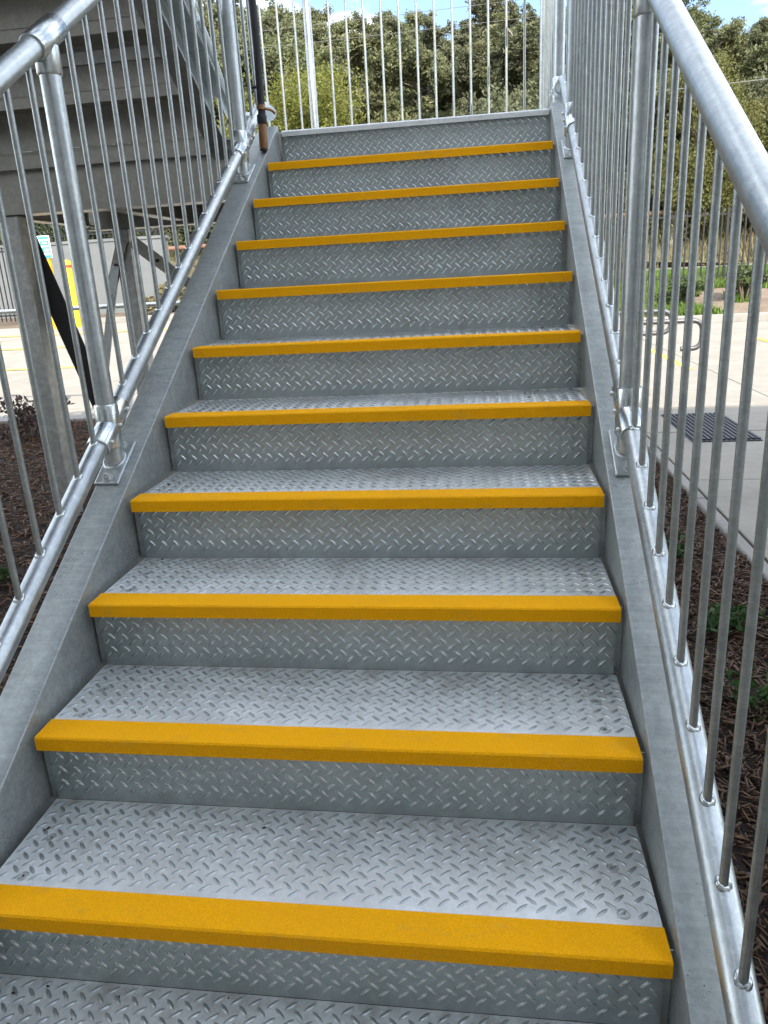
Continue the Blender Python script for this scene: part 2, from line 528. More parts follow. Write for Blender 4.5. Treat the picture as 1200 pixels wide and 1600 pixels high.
def slabs(parent_name, label, x_edges, y_edges, mat, dz):
    root = struct(put(parent_name, None, None, (x_edges[0], y_edges[0], 0)), label)
    root.empty_display_size = 0.2
    for i in range(len(x_edges) - 1):
        for j in range(len(y_edges) - 1):
            x0, x1, y0, y1 = x_edges[i] + .006, x_edges[i + 1] - .006, y_edges[j] + .006, y_edges[j + 1] - .006
            b = MB()
            e = random.uniform(-.003, .003)
            top = [(x, y, ground_z(x, y) + dz + e) for x, y in ((x0, y0), (x1, y0), (x1, y1), (x0, y1))]
            b.add([(p[0], p[1], p[2] - .09) for p in top] + top,
                  [(0, 3, 2, 1), (4, 5, 6, 7), (0, 1, 5, 4), (1, 2, 6, 5), (2, 3, 7, 6), (3, 0, 4, 7)])
            bevel(b.build('slab', mat, root), 0.008, 2)
    return root


slabs('footpath', 'concrete footpath in the shade beside the mulch bed', [1.67, 3.2, 4.7, 6.2], [-4.7, -3.2, -1.7, -.2, 1.3, 2.8, 4.29, 5.79, 6.9], 'concrete', 0.0)
slabs('car_park', 'sunlit pale concrete car park', [-20, -16.5, -13, -9.5, -6.2, -3.0, 0.4, 3.2, 6.2, 9.5, 13, 16.5, 20], [6.9, 10.2, 13.4, 16.45], 'concrete', 0.0)
slabs('apron', 'concrete apron at the foot of the stairs', [-4, -2, 0, 1.67], [-4.7, -3.2, -1.7, -0.35], 'concrete', 0.0)

# kerbs
def kerb(name, label, a, b, w, h, mat='kerb', cuts=8):
    k = MB()
    a, b = Vector((a[0], a[1], 0)), Vector((b[0], b[1], 0))
    d = (b - a)
    s_ = Vector((-d.y, d.x, 0)).normalized() * w / 2
    for i in range(cuts):
        p, q_ = a + d * (i / cuts) + d.normalized() * .004, a + d * ((i + 1) / cuts) - d.normalized() * .004
        zs = [ground_z(v.x, v.y) for v in (p, q_)]
        V = []
        for (P, z) in ((p, zs[0]), (q_, zs[1])):
            for sg, zz in ((-1, -.1), (1, -.1), (1, h), (-1, h)):
                V.append((P.x + s_.x * sg, P.y + s_.y * sg, z + zz))
        k.add(V, [(0, 1, 2, 3), (7, 6, 5, 4), (0, 4, 5, 1), (1, 5, 6, 2), (2, 6, 7, 3), (3, 7, 4, 0)])
    o = struct(bevel(k.build(name, mat), .015, 3), label)
    return o


kerb('kerb', 'concrete kerb along the far edge of the car park', (-9, 16.6), (26, 16.6), .26, .13, cuts=14)
kerb('kerb', 'low concrete kerb between the left mulch bed and the car park', (-8.0, 6.62), (-1.0, 6.62), .34, .05, cuts=5)
kerb('kerb', 'thin concrete edging beside the right mulch bed', (1.62, -.3), (1.62, 6.6), .07, .012, cuts=5)

# painted bay lines
def line(pts, w):
    b = MB()
    (x0, y0), (x1, y1) = pts
    d = Vector((x1 - x0, y1 - y0, 0))
    s_ = Vector((-d.y, d.x, 0)).normalized() * w / 2
    n = 6
    V = []
    for i in range(n + 1):
        p = Vector((x0, y0, 0)) + d * i / n
        for sg in (1, -1):
            q_ = p + s_ * sg
            V.append((q_.x, q_.y, ground_z(q_.x, q_.y) + .008))
    b.add(V, [(2 * i, 2 * i + 1, 2 * i + 3, 2 * i + 2) for i in range(n)])
    return struct(b.build('bay_line', 'line'), 'yellow painted parking bay line')


for p in (((5.02, 15.6), (4.95, 11.2)), ((2.98, 12.3), (2.98, 9.6)), ((7.6, 15.6), (7.5, 11.2)), ((-7.3, 10.1), (-5.6, 10.1)), ((-12, 12.4), (-6.5, 12.5)),
          ((-11, 14.6), (-5.0, 14.6))):
    line(p, .1)

# ------------------------------------------------------------------ stair constants
R, G = 0.18, 0.29597
SL = R / G
XL, XR = -0.66, 0.653           # inner faces of the stringers
RXL, RXR = -0.727, 0.710        # rail planes
TR = 0.0260                      # tube radius
OB, OT = 0.128, 1.100           # rail centre above nosing line
YLAND = 11 * G
ZLAND = 11 * R
YBACK = 4.72

LP, LL, LW, LH = 0.0354, 0.0312, 0.0078, 0.0021


def lug(b, o, ex, ey, ez, ang, jl=1.0, LH=LH):
    o, ex, ey, ez = Vector(o), Vector(ex), Vector(ey), Vector(ez)
    ca, sa = math.cos(ang), math.sin(ang)
    u, w = ca * ex + sa * ey, -sa * ex + ca * ey
    L, Wd = LL * jl, LW
    P = [o - u * L / 2, o - u * L * .22 - w * Wd / 2, o + u * L * .22 - w * Wd / 2, o + u * L / 2, o + u * L * .22 + w * Wd / 2, o - u * L * .22 + w * Wd / 2]
    t = [o - u * L * .26 - w * Wd * .16 + ez * LH, o + u * L * .26 - w * Wd * .16 + ez * LH, o + u * L * .26 + w * Wd * .16 + ez * LH, o - u * L * .26 + w * Wd * .16 + ez * LH]
    b.add(P + t, [(1, 2, 7, 6), (2, 3, 7), (3, 4, 8), (4, 5, 9, 8), (5, 0, 9), (0, 1, 6), (6, 7, 8, 9), (3, 8, 7), (0, 6, 9)], True)


def lugs(b, org, ex, ey, ez, w, h, ph=(0.3, 0.4), LH=LH):
    """lug field on a rectangle w x h spanned by ex, ey from org"""
    org, ex, ey = Vector(org), Vector(ex), Vector(ey)
    for k, ang in ((0, rad(43)), (1, rad(-43))):
        i = -1
        while True:
            x = (i + ph[0] + .5 * k) * LP
            i += 1
            if x > w - .005:
                break
            if x < .005:
                continue
            j = -1
            while True:
                y = (j + ph[1] + .5 * k) * LP
                j += 1
                if y > h - .006:
                    break
                if y < .006:
                    continue
                lug(b, org + ex * x + ey * y, ex, ey, ez, ang + random.uniform(-.03, .03), random.uniform(.95, 1.03), LH)


HW = 0.642            # half width of nosings
TD = (0.008, 0.326)   # tread from / to behind the nosing front
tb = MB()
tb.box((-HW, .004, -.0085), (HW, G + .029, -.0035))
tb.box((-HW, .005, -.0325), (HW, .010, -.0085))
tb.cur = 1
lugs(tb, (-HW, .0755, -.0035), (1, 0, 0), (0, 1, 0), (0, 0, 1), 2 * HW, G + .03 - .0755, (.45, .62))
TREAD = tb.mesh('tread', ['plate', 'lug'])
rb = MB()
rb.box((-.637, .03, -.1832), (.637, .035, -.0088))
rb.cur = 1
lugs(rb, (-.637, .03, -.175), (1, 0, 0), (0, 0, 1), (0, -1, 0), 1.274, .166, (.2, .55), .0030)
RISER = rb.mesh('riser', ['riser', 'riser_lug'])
nb = MB()
nb.add([(x, y, z) for x in (-HW, HW) for y, z in ((0, -.0334), (0, -.0035), (.0035, 0), (.0715, 0), (.0735, -.0032), (.0036, -.0032), (.0036, -.0334))],
       [(0, 7, 8, 1), (1, 8, 9, 2), (2, 9, 10, 3), (3, 10, 11, 4), (4, 11, 12, 5), (5, 12, 13, 6), (6, 13, 7, 0), (6, 5, 4, 3, 2, 1, 0), (7, 8, 9, 10, 11, 12, 13)])
NOSE = nb.mesh('nosing_strip', 'nosing')
sb = MB()
sb.tube([(0, 0, -.004), (0, 0, .0012)], .0085, 16)
sb.torus((0, 0, .0010), .0105, .0014, None, 16, 5)
sb.cur = 1
sb.tube([(0, 0, .0011), (0, 0, .0016)], .003, 6)
SCREW = sb.mesh('screw', ['bolt', 'black'])


def stringer(parent, inner, outer, y0, y1, slope, base, name='stringer'):
    sgn = 1 if outer > inner else -1
    t = .009 * sgn
    pr = [(inner, .015), (outer, .015), (outer, .003), (outer - sgn * .004, -.001), (inner + t + sgn * .006, -.003), (inner + t, -.009), (inner + t, -.254),
          (outer, -.266), (outer, -.278), (inner, -.278)]
    if sgn < 0:
        pr = pr[::-1]
    b = MB()
    b.prism(pr, y0, y1, slope, base)
    return bevel(b.build(name, 'stringer', parent), .003, 2)


# lower flight -----------------------------------------------------------------
fl = thing('stair_flight', 'galvanised steel stair flight with yellow nosings and checker plate steps in front', 'stairs', (0, 0, -.12))
stringer(fl, XL, XL - .097, -.42, YLAND + .02, SL, 0)
stringer(fl, XR, XR + .095, -.42, YLAND + .02, SL, 0)
CLEAT = MB().box((0, .040, -.1825), (.004, .075, -.012)).box((0, .036, -.1825), (.015, .0395, -.012)).mesh('cleat', 'stringer')
for n in range(0, 11):
    t = put('tread', TREAD, fl, (0, n * G, n * R))
    put('nosing_strip', NOSE, t, (random.uniform(-.0015, .0015), n * G, n * R))
    for sx in (-1, 1):
        for yy in (.098, .205):
            put('screw', SCREW, t, (sx * (HW - .062 + random.uniform(-.004, .004)), n * G + yy, n * R - .0035))
for n in range(0, 12):
    put('riser', RISER, fl, (0, n * G, n * R - (0.0 if n < 11 else .004)))
    for x in (.637, -.655):
        put('cleat', CLEAT, fl, (x, n * G, n * R))

dg = np.random.default_rng(17)
db = MB()
for i in range(60):
    n = int(dg.integers(0, 9))
    ex = dg.random() < .55
    x = dg.choice((-1, 1)) * dg.uniform(.42, .63) if ex else dg.uniform(-.6, .6)
    yy = dg.uniform(.23, .318) if dg.random() < .6 else dg.uniform(.085, .3)
    a, L = dg.uniform(0, 6.28), dg.uniform(.002, .008)
    ca, sa = math.cos(a), math.sin(a)
    db.obox((x, n * G + yy, n * R - .0022 + .001), (ca * L / 2, sa * L / 2, 0), (-sa * L * dg.uniform(.12, .4), ca * L * .25, 0), (0, 0, .0009))
tag(db.build('leaf_litter', 'crumb'), 'tiny dark leaf and bark crumbs scattered on the stair treads', 'litter', None, 'stuff')

# landing ----------------------------------------------------------------------
XLL = -2.46
ld = thing('stair_landing', 'galvanised stair landing on columns between the two stair flights', 'platform', (-.8, 4.0, ground_z(-2.2, 4)))
b = MB()
b.box((-.66, YLAND + .012, ZLAND - .010), (.77, 4.80, ZLAND - .004))
b.box((XLL, YLAND + .06, ZLAND - .010), (-.662, 4.80, ZLAND - .004))
b.build('deck', 'plate', ld)
b = MB()
b.add([(x, YLAND + y, ZLAND + z) for x in (-.641, .645) for y, z in ((0, -.026), (0, -.006), (.006, 0), (.05, 0), (.05, -.0036), (.006, -.0036), (.005, -.026))],
      [(0, 7, 8, 1), (1, 8, 9, 2), (2, 9, 10, 3), (3, 10, 11, 4), (4, 11, 12, 5), (5, 12, 13, 6), (6, 13, 7, 0), (6, 5, 4, 3, 2, 1, 0), (7, 8, 9, 10, 11, 12, 13)])
b.build('edge_angle', 'edge', ld)
b = MB()
b.box((XLL, YLAND + .02, 1.905), (-.98, YLAND + .05, 1.985))
b.build('fascia', 'beam', ld)
b = MB()
b.box((XLL, YLAND + .09, 1.70), (-.76, YLAND + .10, 1.968))
b.box((XLL, YLAND + .03, 1.69), (-.76, YLAND + .16, 1.70))
b.build('front_beam', 'beam', ld)
for y in (4.70,):
    b = MB()
    b.box((XLL, y, 1.70), (.76, y + .01, 1.968))
    b.box((XLL, y - .06, 1.69), (.76, y + .07, 1.70))
    b.build('back_beam', 'beam', ld)
for x in (XLL + .02, -1.75, -1.05, -.3, .45, .745):
    b = MB()
    b.box((x, YLAND + .165, 1.72), (x + .008, 4.63, 1.967))
    b.box((x - .04, YLAND + .17, 1.711), (x + .048, 4.63, 1.72))
    b.build('joist', 'beam', ld)
for x, y in ((-2.2, 3.36), (-2.2, 4.66), (.6, 4.66)):
    b = MB()
    z0 = ground_z(x, y) - .1
    b.box((x - .06, y - .06, z0), (x + .06, y + .06, 1.688))
    bevel(b.build('column', 'column', ld), .01, 3)
    b = MB()
    b.box((x - .1, y - .1, ground_z(x, y) - .06), (x + .1, y + .1, ground_z(x, y) - .03))
    b.build('base_plate', 'beam', ld)


def brace(a, b_, w, nrm, mat='beam', name='brace', bolts=()):
    m = MB()
    m.bar(a, b_, w, .010, nrm)
    o = m.build(name, mat, ld)
    for bt in bolts:
        q_ = Vector(a).lerp(Vector(b_), bt)
        k = MB()
        nn = Vector(nrm).normalized()
        k.cyl(q_ + nn * .005, .013, .012, 6, nn)
        k.build('bolt', 'black', o)
    return o


brace((-2.12, 4.585, 1.60), (-1.80, 4.585, 1.345), .085, (0, -1, 0), bolts=(.55, .85))
brace((-1.93, 4.572, 1.45), (-.2, 4.572, .12), .075, (0, -1, 0))
brace((-2.19, 4.585, 1.60), (-2.30, 4.585, 1.34), .075, (0, -1, 0), bolts=(.6, .88))
brace((-2.26, 4.572, 1.44), (-2.66, 4.572, .05), .06, (0, -1, 0), 'fitting')
brace((-2.225, 3.43, 1.70), (-1.71, 3.43, -.05), .115, (0, -1, 0), 'black', 'strap')

# upper flight (climbs back towards the viewer on the left) --------------------------
UX0, UX1 = -2.315, -1.0
uf = thing('stair_flight', 'upper galvanised stair flight climbing overhead on the left, its dark underside showing', 'stairs', ((UX0 + UX1) / 2, YLAND, ZLAND))
UB = ZLAND + R + SL * YLAND
stringer(uf, UX1, UX1 + .095, -.02, YLAND + .015, -SL, UB)
stringer(uf, UX0, UX0 - .095, -.02, YLAND + .015, -SL, UB)
uw = (UX1 - UX0) / 2 - .008
UT = MB().box((-uw, -(G + .0345), -.0085), (uw, -.004, -.0035)).box((-uw, -.010, -.045), (uw, -.005, -.0085)).box((-uw, -(G + .0285), -.055), (uw, -(G + .0235), -.0085)).mesh('tread', 'beam')
UR = MB().box((-uw, -.035, -.1832), (uw, -.030, -.0088)).mesh('riser', 'beam')
UN = MB().box((-uw, -.0735, -.0034), (uw, 0, 0)).box((-uw, -.0036, -.0334), (uw, 0, -.0034)).mesh('nosing_strip', 'nosing')
uxm = (UX0 + UX1) / 2
UC = {}
for sx in (-1, 1):
    e = sx * uw
    cb_ = MB()
    cb_.box((min(e, e - sx * .055), -.27, -.0150), (max(e, e - sx * .055), -.06, -.0088))
    cb_.box((min(e + sx * .002, e - sx * .005), -.27, -.075), (max(e + sx * .002, e - sx * .005), -.06, -.0152))
    for yy in (-.22, -.11):
        cb_.cyl((e - sx * .03, yy, -.026), .011, .011, 6)
        cb_.cyl((e - sx * .005, yy, -.048), .011, .012, 6, (-sx, 0, 0))
    UC[sx] = cb_.mesh('cleat', 'column')
for k in range(1, 12):
    p = (uxm, YLAND - (k - 1) * G, ZLAND + k * R)
    t = put('tread', UT, uf, p)
    put('nosing_strip', UN, t, p)
    put('riser', UR, uf, p)
    for sx in (-1, 1):
        put('cleat', UC[sx], t, p)
MB().box((UX0 + .01, 2.898, 2.252), (UX1 - .01, 2.912, 2.30)).build('lit_lip_bar', 'edge', uf)  # added bright bar standing in for the one tread lip that catches light
ud = thing('upper_deck', 'raised galvanised walkway deck between the upper flight and the building', 'platform', (-1.6, -1.5, ZLAND + 11 * R))
z = ZLAND + 11 * R
MB().box((-2.45, -2.98, z - .010), (-.9, YLAND - 11 * G - .036, z - .004)).build('deck', 'plate', ud)
for x in (-2.44, -.91):
    MB().box((x - .005, -2.98, z - .26), (x + .005, -.06, z - .011)).build('side_beam', 'beam', ud)

# ------------------------------------------------------------------ railings
BALR = 0.0075


def baluster_mesh(h, slope_y=0.0, ph=0.0):
    b = MB()
    b.tube([(0, 0, 0), (0, 0, h)], BALR, 10)
    zt = TR * math.sqrt(1 + slope_y * slope_y) - .001
    b.cur = 1
    b.torus((0, 0, zt - .0015), .0076, .0060, lambda x, y: slope_y * y + .0014 * math.sin(7 * math.atan2(y, x) + ph) + .0016 * math.sin(2 * math.atan2(y, x) + 2.3 * ph), 18, 6)
    return b.mesh('baluster', ['bar', 'fitting'])


BAL_UP = [baluster_mesh(OT - OB, SL, p) for p in (0, 1.1, 2.7, 4.0)]
BAL_DN = baluster_mesh(OT - OB, -SL)
BAL_FL = baluster_mesh(OT - OB, 0)


def clamp_mesh(slope):
    d = Vector((0, 1, slope)).normalized()
    b = MB()
    b.tube([d * -.092, d * -.089, d * .089, d * .092], .0375, 24, True, [.030, .0325, .0325, .030])
    b.tube([(0, 0, -.062), (0, 0, -.058), (0, 0, .058), (0, 0, .062)], .0385, 24, True, [.0305, .033, .033, .0305])
    return b.mesh('rail_clamp', 'fitting')


def tee_mesh(slope):
    d = Vector((0, 1, slope)).normalized()
    b = MB()
    b.tube([d * -.075, d * -.072, d * .072, d * .075], .0375, 24, True, [.030, .0325, .0325, .030])
    b.tube([(0, 0, -.085), (0, 0, -.081), (0, 0, -.02)], .0375, 24, True, [.0285, .031, .031])
    return b.mesh('top_fitting', 'fitting')


CL_UP, CL_DN, CL_FL = clamp_mesh(SL), clamp_mesh(-SL), clamp_mesh(0)
TE_UP, TE_DN, TE_FL = tee_mesh(SL), tee_mesh(-SL), tee_mesh(0)
SET = MB().tube([(0, 0, 0), (.007, 0, 0), (.010, 0, 0)], .006, 10, True, [.0065, .0065, .0035]).mesh('set_screw', 'bolt')


def post(parent, x, y, zrail_b, zbase, slope=0.0, clamp=None, tee=None, inward=1, plate=True):
    b = MB()
    b.tube([(x, y, zbase), (x, y, zrail_b + OT - OB)], TR, 24)
    if plate:
        b.torus((x, y, zbase + .012), TR + .003, .006, lambda X, Y: slope * Y, 22, 6)
    p = b.build('post', 'rail', parent, (x, y, zbase))
    if plate:
        q_ = MB()
        d = Vector((0, 1, slope)).normalized()
        nn = Vector((0, -slope, 1)).normalized()
        cc = Vector((x, y, zbase)) + nn * .005 + Vector((inward * .003, 0, 0))
        q_.obox(cc, (.037, 0, 0), d * .086, nn * .005)
        bp = bevel(q_.build('base_plate', 'rail', p), .008, 3)
        for sg in (-1, 1):
            k = MB()
            cb = cc + d * .066 * sg + nn * .005
            k.cyl(cb, .016, .003, 14, nn)
            k.cyl(cb + nn * .003, .011, .009, 6, nn)
            k.cyl(cb + nn * .012, .006, .009, 8, nn)
            k.build('anchor_bolt', 'bolt', bp)
    if clamp:
        cm = put('rail_clamp', clamp, parent, (x, y, zrail_b))
        d = Vector((0, 1, slope)).normalized()
        for off in (-.07, .0, .07):
            so = put('set_screw', SET, cm, Vector((x, y, zrail_b)) + d * off + Vector((inward * .030, 0, 0)))
            if inward < 0:
                so.rotation_euler = (0, 0, math.pi)
    if tee:
        put('top_fitting', tee, parent, (x, y, zrail_b + OT - OB))
    return p


def railing_flight(name, label, x, inward, ext):
    r = thing(name, label, 'railing', (x, 1.4, SL * 1.4))
    zb = lambda y: SL * y + OB
    yk = YLAND - .02
    for nm, off in (('bottom_rail', 0), ('top_rail', OT - OB)):
        pts = [(x, -.75, zb(-.75) + off), (x, yk, zb(yk) + off)] + [(p[0], p[1], p[2] + off) for p in ext(zb(yk))]
        MB().tube(arc_path(pts, .09, 6), TR, 24).build(nm, 'rail', r)
    for y in (-.26, 1.292, 2.842):
        post(r, x, y, zb(y), SL * y + .014, SL, CL_UP, TE_UP, inward)
    return r, zb


zk = SL * (YLAND - .02) + OB
rr, zb = railing_flight('railing', 'galvanised tube railing with vertical bars on the right of the front stairs', RXR, -1,
                        lambda z: [(RXR, 3.46, z)])
YB0 = 1.232
def bars(parent, mesh, x, ys, zf):
    for y in ys:
        put('baluster', random.choice(mesh), parent, (x + random.uniform(-.0008, .0008), y, zf(y)))


posts_y = (-.26, 1.292, 2.842)
def flight_ys(y0, d):
    ys = []
    k = -18
    while k < 20:
        y = y0 + k * d
        k += 1
        if -.72 < y < YLAND - .06 and all(abs(y - p) > .036 for p in posts_y):
            ys.append(y)
    return ys


bars(rr, BAL_UP, RXR, flight_ys(1.205, .1125), zb)
rl, zb = railing_flight('railing', 'galvanised tube railing with vertical bars on the left of the front stairs', RXL, 1,
                        lambda z: [(RXL, 3.50, z), (-.935, 3.50, z)])
bars(rl, BAL_UP, RXL, flight_ys(1.195, .1095), zb)

# landing railing: right side, back and left side
zl_ = zk
lr = thing('railing', 'galvanised railing with vertical bars along the far side of the landing', 'railing', (0, YBACK, ZLAND))
for nm, off in (('bottom_rail', 0), ('top_rail', OT - OB)):
    pts = [(RXR, 3.47, zl_ + off), (RXR, YBACK, zl_ + off), (XLL + .03, YBACK, zl_ + off), (XLL + .03, 3.4, zl_ + off)]
    MB().tube(arc_path(pts, .07, 6), TR, 20).build(nm, 'rail', lr)
for x, y in ((RXR, 3.52), (RXR, YBACK - .11), (-.775, YBACK), (XLL + .03, YBACK - .11), (XLL + .03, 3.5)):
    post(lr, x, y, zl_, ZLAND - .002, 0, CL_FL if x != -.775 else None, TE_FL if x != -.775 else None, -1)
for y in np.arange(3.60, YBACK - .16, .1105):
    put('baluster', BAL_FL, lr, (RXR, float(y), zl_))
for y in np.arange(3.60, YBACK - .16, .1105):
    put('baluster', BAL_FL, lr, (XLL + .03, float(y), zl_))
x = .598
while x > XLL + .1:
    if abs(x + .775) > .04:
        put('baluster', BAL_FL, lr, (x, YBACK, zl_))
    x -= .1122

# upper flight railing (right side of the upper flight)
ur = thing('railing', 'galvanised railing slanting up the right side of the upper flight overhead', 'railing', (-.935, 2.4, 2.9))
UXR = -.935
zu = lambda y: UB - SL * y + OB
for nm, off in (('bottom_rail', 0), ('top_rail', OT - OB)):
    MB().tube(arc_path([(UXR, 3.497, zk + off), (UXR, 3.40, zk + off), (UXR, 3.13, zu(3.13) + off), (UXR, .05, zu(.05) + off)], .08, 6), TR, 20).build(nm, 'rail', ur)
for y in (2.95, 1.45, .2):
    post(ur, UXR, y, zu(y), UB - SL * y + .014, -SL, CL_DN, TE_DN, -1)
for i in range(28):
    y = 3.06 - i * .1105
    if y > .1 and all(abs(y - p) > .036 for p in (2.95, 1.45, .2)):
        put('baluster', BAL_DN, ur, (UXR, y, zu(y)))
ul = thing('railing', 'galvanised railing along the outer side of the upper flight at far left', 'railing', (-2.38, 2.4, 2.9))
for nm, off in (('bottom_rail', 0), ('top_rail', OT - OB)):
    MB().tube([(-2.38, 3.2, zu(3.2) + off), (-2.38, .05, zu(.05) + off)], TR, 16).build(nm, 'rail', ul)
for y in (2.95, 1.45, .2):
    post(ul, -2.38, y, zu(y), UB - SL * y + .014, -SL, CL_DN, TE_DN, 1)
for i in range(28):
    y = 3.06 - i * .1105
    if y > .1 and all(abs(y - p) > .036 for p in (2.95, 1.45, .2)):
        put('baluster', BAL_DN, ul, (-2.38, y, zu(y)))

# hose hanging at the top left of the flight ----------------------------------------
hx, hy = -.672, 3.02
hz = SL * hy + .02
ho = thing('hose', 'black hose hanging down to the left stringer with a copper coloured end', 'hose', (hx, hy, hz))
MB().tube(arc_path([(hx + .004, hy + .002, hz + .095), (hx + .010, hy + .01, hz + .5), (hx - .004, hy + .005, hz + .95), (hx - .02, hy + .02, hz + 1.25), (hx - .2, hy + .05, hz + 1.33), (-.9, hy, hz + 1.30)], .12, 8), .0172, 18).build('tube', 'hose', ho)
MB().tube([(hx, hy, hz + .012), (hx, hy, hz + .018), (hx + .003, hy, hz + .115)], .0190, 18, True, [.018, .0195, .0185]).build('end_ferrule', 'brass', ho)
MB().tube([(hx + .003, hy, hz + .115), (hx + .0035, hy, hz + .122), (hx + .004, hy, hz + .15), (hx + .0045, hy, hz + .155)], .022, 18, True, [.0195, .0225, .0225, .019]).build('collar', 'hose', ho)
MB().tube([(hx, hy, hz + .004), (hx, hy, hz + .012)], .0182, 18).build('end_cap', 'hose', ho)
MB().tube([(hx + .004, hy, hz + .175), (hx + .0045, hy, hz + .195)], .0190, 18).tube([(hx + .02, hy, hz + .18), (hx + .05, hy + .02, hz + .172), (hx + .06, hy + .03, hz + .16)], .006, 8).build('hose_clip', 'brass', ho)
MB().tube([(hx - .004, hy, hz + .27), (RXL + .02, hy + .02, hz + .27)], .006, 8).build('tie', 'hose', ho)

# ------------------------------------------------------------------ foliage helpers
def leaf_cloud(name, mat, centers, radii, n_per, size, flat=0.6, seed=0, aspect=0.45, droop=0.0, soft=False):
    """leaf quads scattered in blobs; face attribute 'tone' varies leaf colour"""
    g = np.random.default_rng(seed)
    P, T = [], []
    for c_, r_ in zip(centers, radii):
        k = max(6, int(n_per * (r_ / np.mean(radii)) ** 2))
        d = g.normal(size=(k, 3))
        d /= np.linalg.norm(d, axis=1)[:, None]
        if soft:
            p = g.normal(size=(k, 3)) * r_ * .52
            q_ = g.normal(size=(5, 3)) * r_ * .55
            p = p * .62 + q_[g.integers(0, 5, k)]
        else:
            p = d * (r_ * np.cbrt(g.uniform(.18, 1, size=k))[:, None] * (1 + .18 * g.normal(size=(k, 1))))
        p[:, 2] *= flat
        P.append(p + np.array(c_))
        T.append(np.clip(g.uniform(0, 1) * .45 + g.uniform(0, .55, size=k), 0, 1))
    P = np.concatenate(P)
    T = np.concatenate(T)
    k = len(P)
    u = g.normal(size=(k, 3))
    u[:, 2] -= droop
    u /= np.linalg.norm(u, axis=1)[:, None]
    w = np.cross(u, g.normal(size=(k, 3)))
    w /= np.linalg.norm(w, axis=1)[:, None]
    sz = size * g.uniform(.55, 1.35, size=(k, 1))
    u *= sz / 2
    w *= sz / 2 * aspect
    V = np.stack([P - u, P - w + u * .1, P + u, P + w + u * .1], 1).reshape(-1, 3)
    me = bpy.data.meshes.new(name)
    me.vertices.add(4 * k)
    me.vertices.foreach_set('co', V.ravel())
    me.loops.add(4 * k)
    me.loops.foreach_set('vertex_index', np.arange(4 * k))
    me.polygons.add(k)
    me.polygons.foreach_set('loop_start', np.arange(0, 4 * k, 4))
    me.polygons.foreach_set('loop_total', np.full(k, 4))
    me.update()
    a = me.attributes.new('tone', 'FLOAT', 'FACE')
    a.data.foreach_set('value', T.astype(np.float32))
    me.materials.append(M[mat])
    return me


def gum_proto(seed, h, spread, mat, bark, n_limb=9, n_per=150, size=.42, open_=0.5):
    g = random.Random(seed)
    tb_ = MB()
    lean = (g.uniform(-.08, .08) * h, g.uniform(-.08, .08) * h)
    tp = []
    for i in range(7):
        t = i / 6
        tp.append((lean[0] * t + g.uniform(-.12, .12) * t, lean[1] * t + g.uniform(-.12, .12) * t, h * .86 * t))
    tb_.tube(tp, .2, 8, True, [h * .020 * (1 - .85 * i / 6) + .02 for i in range(7)])
    cs, rs = [], []
    for i in range(n_limb):
        t = g.uniform(open_, .98)
        o = Vector(tp[0]).lerp(Vector(tp[-1]), t)
        k = min(5, int(t * 6))
        o = Vector(tp[k]).lerp(Vector(tp[k + 1]), t * 6 - k)
        a = g.uniform(0, 2 * math.pi) if i else 0
        L = spread * g.uniform(.45, 1.0) * (1.15 - .5 * abs(t - .7))
        e = o + Vector((math.cos(a) * L, math.sin(a) * L, L * g.uniform(.25, .85)))
        m = o.lerp(e, .5) + Vector((g.uniform(-.2, .2), g.uniform(-.2, .2), -.1 * L))
        tb_.tube([o, m, e], .05, 6, False, [h * .007, h * .005, h * .002])
        for q_ in range(g.randint(4, 6)):
            f = g.uniform(.45, 1.12)
            c_ = o.lerp(e, f) + Vector((g.gauss(0, .30), g.gauss(0, .30), g.gauss(.12, .26))) * spread * .38
            cs.append(tuple(c_))
            rs.append(g.uniform(.30, .75) * spread * .30)
            tb_.tube([o.lerp(e, min(1, f * .85)), c_], .02, 4, False, [h * .003, .012])
    tr = tb_.mesh('trunk', bark)
    cr = leaf_cloud('crown', mat, cs, rs, n_per, size, .72, seed, .36, .9, True)
    return tr, cr


def bush_proto(seed, h, rad_, mat, n_blob=26, n_per=260, size=.2, base=.25):
    g = random.Random(seed)
    cs, rs = [], []
    tb_ = MB()
    tb_.tube([(0, 0, 0), (g.uniform(-.1, .1), g.uniform(-.1, .1), h * .35), (0, 0, h * .7)], .1, 8, True, [h * .024, h * .018, h * .006])
    for i in range(n_blob):
        a, zz = g.uniform(0, 2 * math.pi), g.uniform(base, .95)
        prof = math.sin(math.pi * min(1, max(.08, (zz - base * .55) / (1 - base * .45)))) ** .6
        r_ = rad_ * prof * g.uniform(.35, .95)
        c_ = (math.cos(a) * r_, math.sin(a) * r_, h * zz)
        cs.append(c_)
        rs.append(rad_ * g.uniform(.22, .42))
        tb_.tube([(0, 0, h * zz * .6), c_], .02, 4, False, [h * .008, .01])
    return tb_.mesh('trunk', 'bark'), leaf_cloud('crown', mat, cs, rs, n_per, size, .85, seed, .5, .3, True)


